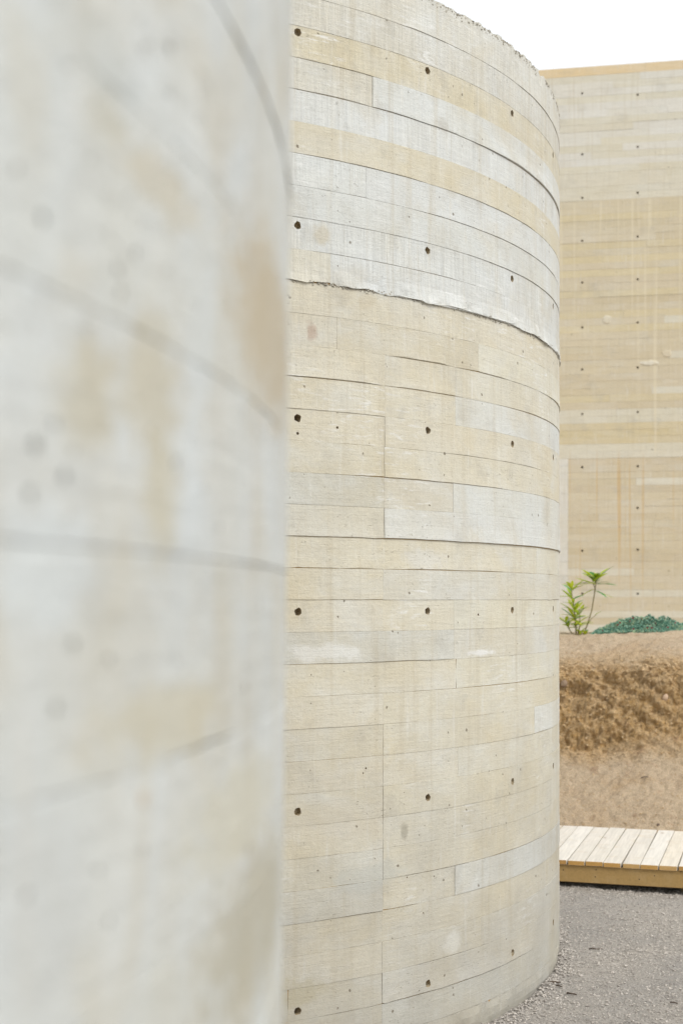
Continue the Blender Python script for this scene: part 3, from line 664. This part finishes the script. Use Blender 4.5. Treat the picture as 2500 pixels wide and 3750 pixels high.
# ------------------------------------------------------------------ boardwalk
e_ = Vector((math.cos(R_(-17)), math.sin(R_(-17)), 0)); p_ = Vector((-e_.y, e_.x, 0))
bw = empty('boardwalk', (1.152, 7.5, 0), R_(-17))
tag(bw, 'low timber boardwalk of pale crosswise deck boards along the foot of the earth bank', 'boardwalk')
DTOP, BT, PITCH, BWID = 0.137, 0.025, 0.0945, 1.15
s0 = (1.282 - 1.152) * e_.x + (7.477 - 7.5) * e_.y
i = -7
while True:
    s = s0 + (i + 0.5) * PITCH
    if s > 3.0: break
    wd = PITCH - rd.choice((0.004, 0.006, 0.007, 0.008)); ov = rd.uniform(-0.006, 0.006)
    cc = rd.choice(((0.64, 0.585, 0.49), (0.62, 0.58, 0.51), (0.61, 0.545, 0.44), (0.66, 0.625, 0.56), (0.58, 0.53, 0.45)))
    d_ = box('deck_board', (wd, BWID + ov, BT), (s, BWID / 2 - 0.012 + ov / 2, DTOP - BT / 2 + rd.uniform(-0.0015, 0.001)), M['wood'], bw, R_(rd.uniform(-.25, .25)), cc, 0.002)
    # sawn golden end grain
    eg = box('end_grain', (wd - 0.003, 0.002, BT - 0.003), (0, -(BWID + ov) / 2 - 0.0009, 0), M['wood'], d_, 0, rd.choice(((0.50, 0.29, 0.09), (0.44, 0.25, 0.08), (0.52, 0.33, 0.13))))
    i += 1
LEN = 3.55
fb = box('fascia', (LEN, 0.03, 0.088), (-0.55 + LEN / 2, 0.012, DTOP - BT - 0.002 - 0.044), M['wood'], bw, 0, (0.39, 0.255, 0.10), 0.002)
fb.rotation_euler = (0, 0, 0)
def nail(x, y):
    P = at(x, y, 7.4); s = (P.x - 1.152) / e_.x; u = s - (-0.55 + LEN / 2); z = P.z - (DTOP - BT - 0.002 - 0.044)
    V = []; n = 8
    for q in range(n): a = q * math.pi / 4; V += [(u + 0.0032 * math.cos(a), -0.0148, z + 0.0032 * math.sin(a)), (u + 0.0032 * math.cos(a), -0.0162, z + 0.0032 * math.sin(a))]
    F = [(2 * q, 2 * ((q + 1) % n), 2 * ((q + 1) % n) + 1, 2 * q + 1) for q in range(n)] + [tuple(2 * q + 1 for q in range(n))]
    mesh_obj('nail', V, F, M['dark'], fb)
for (x, y) in ((2187, 3190), (2184, 3217), (2072, 3198), (2336, 3217), (2388, 3201)): nail(x, y)
for yy in (0.55, BWID - 0.05): box('joist', (LEN, 0.04, 0.088), (-0.55 + LEN / 2, yy, DTOP - BT - 0.002 - 0.044), M['wood'], bw, 0, (0.42, 0.31, 0.16), 0.002)
for xx in (-0.45, 0.66, 1.7, 2.8): box('foot_block', (0.09, 1.0, 0.05), (xx, 0.6, -0.003), M['wood'], bw, 0, (0.40, 0.30, 0.17), 0.002)

# ------------------------------------------------------------------ earth bank
# local axes: a along the walkway (e_), q across it (p_), origin at the walkway's front edge
O_ = Vector((1.152, 7.5, 0))
PROF = [(1.12, 0.02), (1.2, 0.07), (1.35, 0.135), (1.6, 0.27), (1.85, 0.42), (1.95, 0.52), (2.00, 0.68), (2.06, 0.86), (2.14, 1.03), (2.27, 1.12), (2.55, 1.20), (2.95, 1.265), (3.3, 1.285),
        (3.7, 1.265), (4.4, 1.17), (5.5, 1.0), (8, 0.85), (11, 0.72), (14.5, 0.66)]
def prof(q):
    for (a, ha), (b2, hb) in zip(PROF, PROF[1:]):
        if q <= b2: t = (q - a) / (b2 - a); return ha + (hb - ha) * t
    return PROF[-1][1]
def bank_pt(a, q):
    cutm = max(0.0, min(1.0, 2.2 * (1 - abs(prof(q) - 0.79) / 0.38))) if q < 2.6 else 0.0
    base = O_ + e_ * a + p_ * q
    z = prof(q + 0.10 * fbm(a * 1.3, 2.0, 3.0, 3) * (1 if 1.4 < q < 3 else 0)) + 0.03 * (a - 0.5) * min(1, max(0, (q - 1.9) / 0.6)) * (1 if q < 6 else 0.5)
    big = fbm(a * 2.1, q * 1.5, z * 2.1 + 4, 4)
    ridg = 1 - abs(2 * noise.noise(Vector((a * 4.3 + z * 3, q * 2.0, z * 6.0)))) 
    fine = fbm(a * 13, q * 13, z * 13, 4)
    chip = abs(noise.noise(Vector((a * 9 + z * 7, q * 5, z * 11)))) 
    sa = a * 0.82 + z * 0.57; sb = z * 0.82 - a * 0.57
    grit = noise.noise(Vector((sa * 12, q * 14, sb * 34))) + 0.7 * noise.noise(Vector((a * 24, q * 24, z * 24 + 3))); grit2 = noise.noise(Vector((a * 85, q * 85, z * 85)))
    dsp = cutm * (0.042 * big + 0.020 * (ridg - 0.5) + 0.032 * fine - 0.04 * max(0, chip - 0.25) + 0.017 * grit + 0.018 * grit2) + (1 - cutm) * (0.030 * big + 0.034 * fine + 0.012 * grit + 0.010 * grit2)
    n = (-p_ * 0.8 * (0.35 + cutm) + Vector((0, 0, 0.65)))
    if q <= 1.2: dsp *= 0.2
    P = base + n * dsp; P.z += z
    return P, min(1, cutm * 1.15)
aa = axis([(-9, -1.2, 0.6), (-1.2, -0.55, 0.06), (-0.55, 1.9, 0.0085), (1.9, 4.0, 0.05), (4, 14, 0.8)])
qq = axis([(1.12, 1.84, 0.009), (1.84, 2.32, 0.0030), (2.32, 2.7, 0.008), (2.7, 3.8, 0.016), (3.8, 14.5, 0.5)])
V = []; cutv = []
for q in qq:
    for a in aa: P, c_ = bank_pt(a, q); V.append(P); cutv.append(c_)
W_ = len(aa)
F = [(j * W_ + i, j * W_ + i + 1, (j + 1) * W_ + i + 1, (j + 1) * W_ + i) for j in range(len(qq) - 1) for i in range(W_ - 1)]
bk = mesh_obj('earth_bank', V, F, M['earth'], None, None, True)
at2 = bk.data.attributes.new('cut', 'FLOAT', 'POINT'); at2.data.foreach_set('value', cutv)
tag(bk, 'steep cut bank of brown sandy earth behind the boardwalk', 'bank', kind='structure')
rc = random.Random(21); sp = []
for i in range(22000):
    a = rc.uniform(-0.5, 1.9); q = rc.uniform(1.2, 2.7)
    P, c_ = bank_pt(a, q)
    if rc.random() > (0.3 if q < 2.1 else 0.08) + 0.7 * c_: continue
    s = (0.0025 + 0.004 * rc.random() ** 3) if c_ < 0.4 else 0.003 + 0.009 * rc.random() ** 3.2
    sp.append((P + Vector((0, 0, s * 0.1)), s, 0.9))
cl = lumps('earth_clods', sp, M['clod'], 8); tag(cl, 'small crumbs of brown earth clinging to the cut bank', 'earth', kind='stuff')

def bank_at_px(x, y):                              # walk up the profile until it projects onto the pixel row
    best = None
    for k in range(200):
        q = 1.2 + k * 0.012
        # find a so that the column matches
        kx = (x - CX) / FPX; bx = O_ + p_ * q
        a = (kx * bx.y - bx.x) / (e_.x - kx * e_.y)
        P, c_ = bank_pt(a, q); yy = HOR - (P.z - EYE) * FPX / P.y
        if best is None or abs(yy - y) < best[0]: best = (abs(yy - y), P, a, q)
    return best[1], best[2], best[3]
def stone(x, y, s, c_, label):
    P, a, q = bank_at_px(x, y)
    bm = bmesh.new(); bmesh.ops.create_icosphere(bm, subdivisions=2, radius=s)
    for v in bm.verts:
        v.co *= 1 + 0.35 * fbm(v.co.x / s * 0.9 + x, v.co.y / s * 0.9, v.co.z / s * 0.9, 2); v.co.z *= 1.25
    me = bpy.data.meshes.new('stone'); bm.to_mesh(me); bm.free(); me.materials.append(M['stone'])
    o = bpy.data.objects.new('stone', me); col.objects.link(o); o.location = P + Vector((0, -s * 0.25, 0)); o.color = (*c_, 1)
    o.rotation_euler = (0.3, 0.5, 1.1); tag(o, label, 'stone', 'stones in the earth bank')
stone(2433, 2548, 0.020, (0.50, 0.36, 0.25), 'pinkish tan stone standing out of the brown cut face')
stone(2170, 2455, 0.011, (0.62, 0.58, 0.52), 'small white stone chip in the brown cut face')
stone(2062, 2494, 0.024, (0.26, 0.19, 0.13), 'dark brown stone in the bank beside the tie-holed drum')
stone(2408, 3020, 0.009, (0.15, 0.11, 0.08), 'small dark pebble at the sandy foot of the bank')

# ------------------------------------------------------------------ twigs
def tube(name, pts, r0, r1, mat, parent=None, n=6):
    V = []; F = []
    for i, p in enumerate(pts):
        t = (pts[min(i + 1, len(pts) - 1)] - pts[max(i - 1, 0)]).normalized()
        s = t.orthogonal().normalized(); u = t.cross(s); r = r0 + (r1 - r0) * i / (len(pts) - 1)
        for q in range(n): a = q * 2 * math.pi / n; V.append(p + s * r * math.cos(a) + u * r * math.sin(a))
    for i in range(len(pts) - 1):
        for q in range(n): F.append((i * n + q, i * n + (q + 1) % n, (i + 1) * n + (q + 1) % n, (i + 1) * n + q))
    F += [tuple(range(n))[::-1], tuple((len(pts) - 1) * n + q for q in range(n))]
    return mesh_obj(name, V, F, mat, parent, None, True)
def twig(x, y, L, ang, r, label, bank=False):
    if bank: P = bank_at_px(x, y)[0] + Vector((0, -0.01, 0.006))
    else:
        Y = EYE * FPX / (y - HOR); P = at(x, y, Y); P.z = ground_h(P.x, P.y) + r * 1.2
    d = Vector((math.cos(ang), math.sin(ang), 0.35 if bank else 0.0)) * L
    pts = [P + d * (t - 0.5) + Vector((0, 0, 0.004 * math.sin(t * 5) if bank else r * 0.5 * math.sin(t * 4))) for t in (0, .25, .5, .75, 1)]
    rt = random.Random(int(x)); pts = [p + Vector((rt.uniform(-1, 1), rt.uniform(-1, 1), rt.uniform(-.2, .6))) * L * 0.09 for p in pts]
    o = tube('twig', pts, r, r * 0.6, M['twig']); tag(o, label, 'twig', 'fallen twigs')
twig(2030, 3612, 0.05, 0.2, 0.005, 'short thick dark twig touching the foot of the tie-holed drum')
twig(2045, 3620, 0.035, -0.6, 0.004, 'stubby dark twig lying across the thick one at the foot of the drum')
twig(2092, 3640, 0.045, -0.4, 0.004, 'dark twig lying on the gravel a hand from the drum')
twig(2180, 3472, 0.055, 0.05, 0.003, 'thin straight dark twig lying flat on open gravel')
twig(2466, 3665, 0.03, -0.5, 0.003, 'small curled dark twig on gravel away from the drum')
twig(2356, 2853, 0.06, -0.5, 0.004, 'dark twig stuck in the pale sand below the brown cut face', True)

# ------------------------------------------------------------------ plants on the bank
def leaf(parent, P, d, L, wd, colr, bend=0.25):
    d = d.normalized(); s = d.cross(Vector((0, 0, 1)))
    s = s.normalized() if s.length > 0.05 else Vector((1, 0, 0)); up = s.cross(d)
    V = []; F = []; N = 6
    for i in range(N + 1):
        t = i / N; wv = wd * (math.sin(math.pi * min(1, t * 0.92 + 0.06)) ** 0.8) * (1 if i < N else 0.05)
        c_ = P + d * L * t - Vector((0, 0, 1)) * bend * L * t * t
        V += [c_ - s * wv + up * wv * 0.35, c_, c_ + s * wv + up * wv * 0.35]
    for i in range(N):
        a = i * 3; F += [(a, a + 1, a + 4, a + 3), (a + 1, a + 2, a + 5, a + 4)]
    return mesh_obj('leaf', V, F, M['leaf'], parent, None, True, colr)
GREEN = [(0.44, 0.56, 0.03), (0.52, 0.60, 0.04), (0.34, 0.46, 0.03), (0.14, 0.36, 0.12), (0.55, 0.62, 0.12), (0.42, 0.48, 0.03)]
rp = random.Random(5)
def crest(x, q=3.15):
    kx = (x - CX) / FPX; bx = O_ + p_ * q; a = (kx * bx.y - bx.x) / (e_.x - kx * e_.y); return bank_pt(a, q)[0]
def px(x, y, dy=0.0):
    P = at(x, y, PLY + dy); return P
B1 = crest(2105); PLY = B1.y
ol = empty('oleander', B1); tag(ol, 'low bushy oleander with narrow green leaves all up its stem on the bank', 'shrub')
ol2 = empty('oleander', crest(2128)); tag(ol2, 'taller oleander with bare leaning stem and one leafy head on the bank', 'shrub')
def rel(o, P): return P - o.location
def shoot(o, pix, r0, r1):
    pts = [rel(o, px(x, y, dy)) for x, y, dy in pix]; tube('stem', pts, r0, r1, M['stem'], o); return pts
def whorl(o, P, n, L, up, w_=0.011, spread=1.0, cols=GREEN, pale=0.12):
    a0 = rp.uniform(0, 6.28)
    for i in range(n):
        a = a0 + i * 2.4 + rp.uniform(-.3, .3); u = up + rp.uniform(-.35, .35)
        d = Vector((math.cos(a) * spread, math.sin(a) * spread, u))
        c_ = rp.choice(cols) if rp.random() > pale else (0.45, 0.47, 0.30)
        leaf(o, P + Vector((0, 0, rp.uniform(-0.015, 0.01))), d, L * 1.3 * rp.uniform(0.75, 1.2), w_ * 1.3 * rp.uniform(0.8, 1.15), c_, rp.uniform(0.0, 0.35))
st = shoot(ol, [(2108, 2332, 0), (2106, 2290, 0), (2102, 2240, .01), (2094, 2190, 0), (2091, 2160, 0)], 0.006, 0.003)
whorl(ol, st[4], 7, 0.10, 0.9); whorl(ol, st[3], 4, 0.12, 0.45)
whorl(ol, (st[2] + st[3]) / 2, 4, 0.10, 0.7); whorl(ol, st[2], 6, 0.12, 0.7); whorl(ol, (st[1] + st[2]) / 2, 7, 0.12, 0.6); whorl(ol, st[1], 7, 0.11, 0.4)
st = shoot(ol, [(2112, 2332, 0), (2122, 2290, -.03), (2120, 2250, -.05)], 0.005, 0.003); whorl(ol, st[2], 6, 0.09, 0.9); whorl(ol, st[1], 5, 0.09, 0.5)
st = shoot(ol, [(2100, 2332, 0), (2080, 2300, .05), (2070, 2280, .08)], 0.005, 0.003); whorl(ol, st[2], 6, 0.10, 0.6); whorl(ol, st[1], 4, 0.09, 0.4)
st = shoot(ol2, [(2130, 2335, 0), (2150, 2285, 0), (2165, 2235, 0), (2174, 2180, 0), (2180, 2135, 0), (2182, 2120, 0)], 0.005, 0.0035)
whorl(ol2, st[5], 12, 0.125, 0.75, 0.015); whorl(ol2, st[4], 9, 0.13, 0.30, 0.012); whorl(ol2, (st[4] + st[3]) / 2, 3, 0.12, -0.2, 0.009, pale=0.4)
st2 = shoot(ol2, [(2177, 2155, 0), (2170, 2138, -.02), (2169, 2125, -.02)], 0.003, 0.0025); whorl(ol2, st2[2], 6, 0.09, 0.7)
tube('stem', [st[1], st[1] + (st[2] - st[1]) * 0.3 + Vector((0.02, 0, 0.01)), st[1] + (st[2] - st[1]) * 0.5 + Vector((0.05, 0, 0.02))], 0.003, 0.002, M['stem'], ol2)
leaf(ol2, st[1] + (st[2] - st[1]) * 0.5 + Vector((0.04, 0, 0.015)), Vector((1, 0, 0.7)), 0.06, 0.010, GREEN[2], 0.1)
for (x, y) in ((2140, 2325), (2122, 2325)):
    whorl(ol2, rel(ol2, px(x, y)), 3, 0.06, 1.0)

# ice plant mat
C0 = crest(2360, 3.42)
ip = empty('ice_plant', C0); tag(ip, 'low mound of blue-green ice plant with small red flowers on the bank', 'ground cover')
rv = random.Random(9); V = []; F = []; V2 = []; F2 = []; V3 = []; F3 = []
def mound(a):                                       # height of the mat along the bank
    x0, x1 = -0.36, 0.62
    if a < x0: return 0
    t = (a - x0); return (0.100 * math.exp(-(abs(a - 0.0) / 0.27) ** 2.4) + 0.028) * (1 - math.exp(-t / 0.06)) * (1 + 0.35 * fbm(a * 6, 3.3, 0, 3))
flowers = []
for i in range(17000):
    a = rv.uniform(-0.36, 1.5); dq = rv.uniform(-0.36, 0.28)
    hm = mound(a) * math.exp(-(dq / 0.24) ** 2) * (0.85 + 0.3 * nz(a * 18, dq * 18))
    base = C0 + e_ * a + p_ * dq; 
    z = hm * (1 - 0.45 * rv.random() ** 2)
    P = Vector((base.x - C0.x, base.y - C0.y, z + prof(3.42 + dq) - prof(3.42))) + Vector((0, 0, -0.008 + 0.02 * a))
    d = Vector((rv.gauss(0, .7), rv.gauss(0, .7), rv.uniform(0.1, 1.1))).normalized(); L = 0.009 + 0.018 * rv.random() ** 1.6; wv = L * rv.uniform(0.3, 0.45)
    s = d.orthogonal().normalized(); u = d.cross(s)
    hue = rv.random() + 0.5 * nz(a * 9, dq * 9, 2.0)
    VV, FF = (V, F) if hue < 0.5 else (V2, F2) if hue < 0.85 else (V3, F3)
    k = len(VV); m_ = P + d * L * 0.55
    VV += [P, m_ + s * wv, m_ + u * wv * 0.6, m_ - s * wv, m_ - u * wv * 0.6, P + d * L]
    FF += [(k, k + 1, k + 2), (k, k + 2, k + 3), (k, k + 3, k + 4), (k, k + 4, k + 1), (k + 5, k + 2, k + 1), (k + 5, k + 3, k + 2), (k + 5, k + 4, k + 3), (k + 5, k + 1, k + 4)]
tag(mesh_obj('foliage', V, F, M['ice'], ip), kind='stuff'); tag(mesh_obj('pale_foliage', V2, F2, M['ice2'], ip), kind='stuff'); tag(mesh_obj('bright_foliage', V3, F3, M['ice3'], ip), kind='stuff')
def flower(x, y, s=0.009):
    best = None
    for k in range(40):                              # find the spot of the mat that shows at this pixel
        dq = -0.34 + k * 0.012; kx = (x - CX) / FPX; bx = C0 + p_ * dq; a = (kx * bx.y - bx.x) / (e_.x - kx * e_.y)
        zz = mound(a) * math.exp(-(dq / 0.24) ** 2) + prof(3.42 + dq) - prof(3.42) + 0.02 * a
        P = bx + e_ * a; P.z = C0.z + zz + 0.012; yy = HOR - (P.z - EYE) * FPX / P.y
        if best is None or abs(yy - y) < best[0]: best = (abs(yy - y), P)
    c_ = best[1] - C0; V = [c_]; F = []
    n = 14
    for q in range(n):
        a = q * 2 * math.pi / n; r = s * (1.0 if q % 2 == 0 else 0.45); V.append(c_ + Vector((r * math.cos(a), -0.003 - 0.3 * s, r * math.sin(a) * 0.8 + 0.3 * s)))
    for q in range(n): F.append((0, 1 + q, 1 + (q + 1) % n))
    for q in range(n): V.append(V[1 + q] * 0.6 + c_ * 0.4 + Vector((0, 0.004, -0.004)))
    for q in range(n): F.append((1 + q, 1 + n + q, 1 + n + (q + 1) % n, 1 + (q + 1) % n))
    mesh_obj('flower', V, F, M['petal'], ip)
for (x, y, s) in ((2261, 2272, .011), (2260, 2285, .009), (2315, 2261, .010), (2347, 2261, .007), (2317, 2307, .009), (2368, 2296, .009), (2384, 2296, .008), (2443, 2294, .008),
                  (2268, 2278, .008), (2470, 2279, .007), (2304, 2272, .006), (2205, 2310, .006), (2398, 2280, .006)): flower(x, y + 3, s)
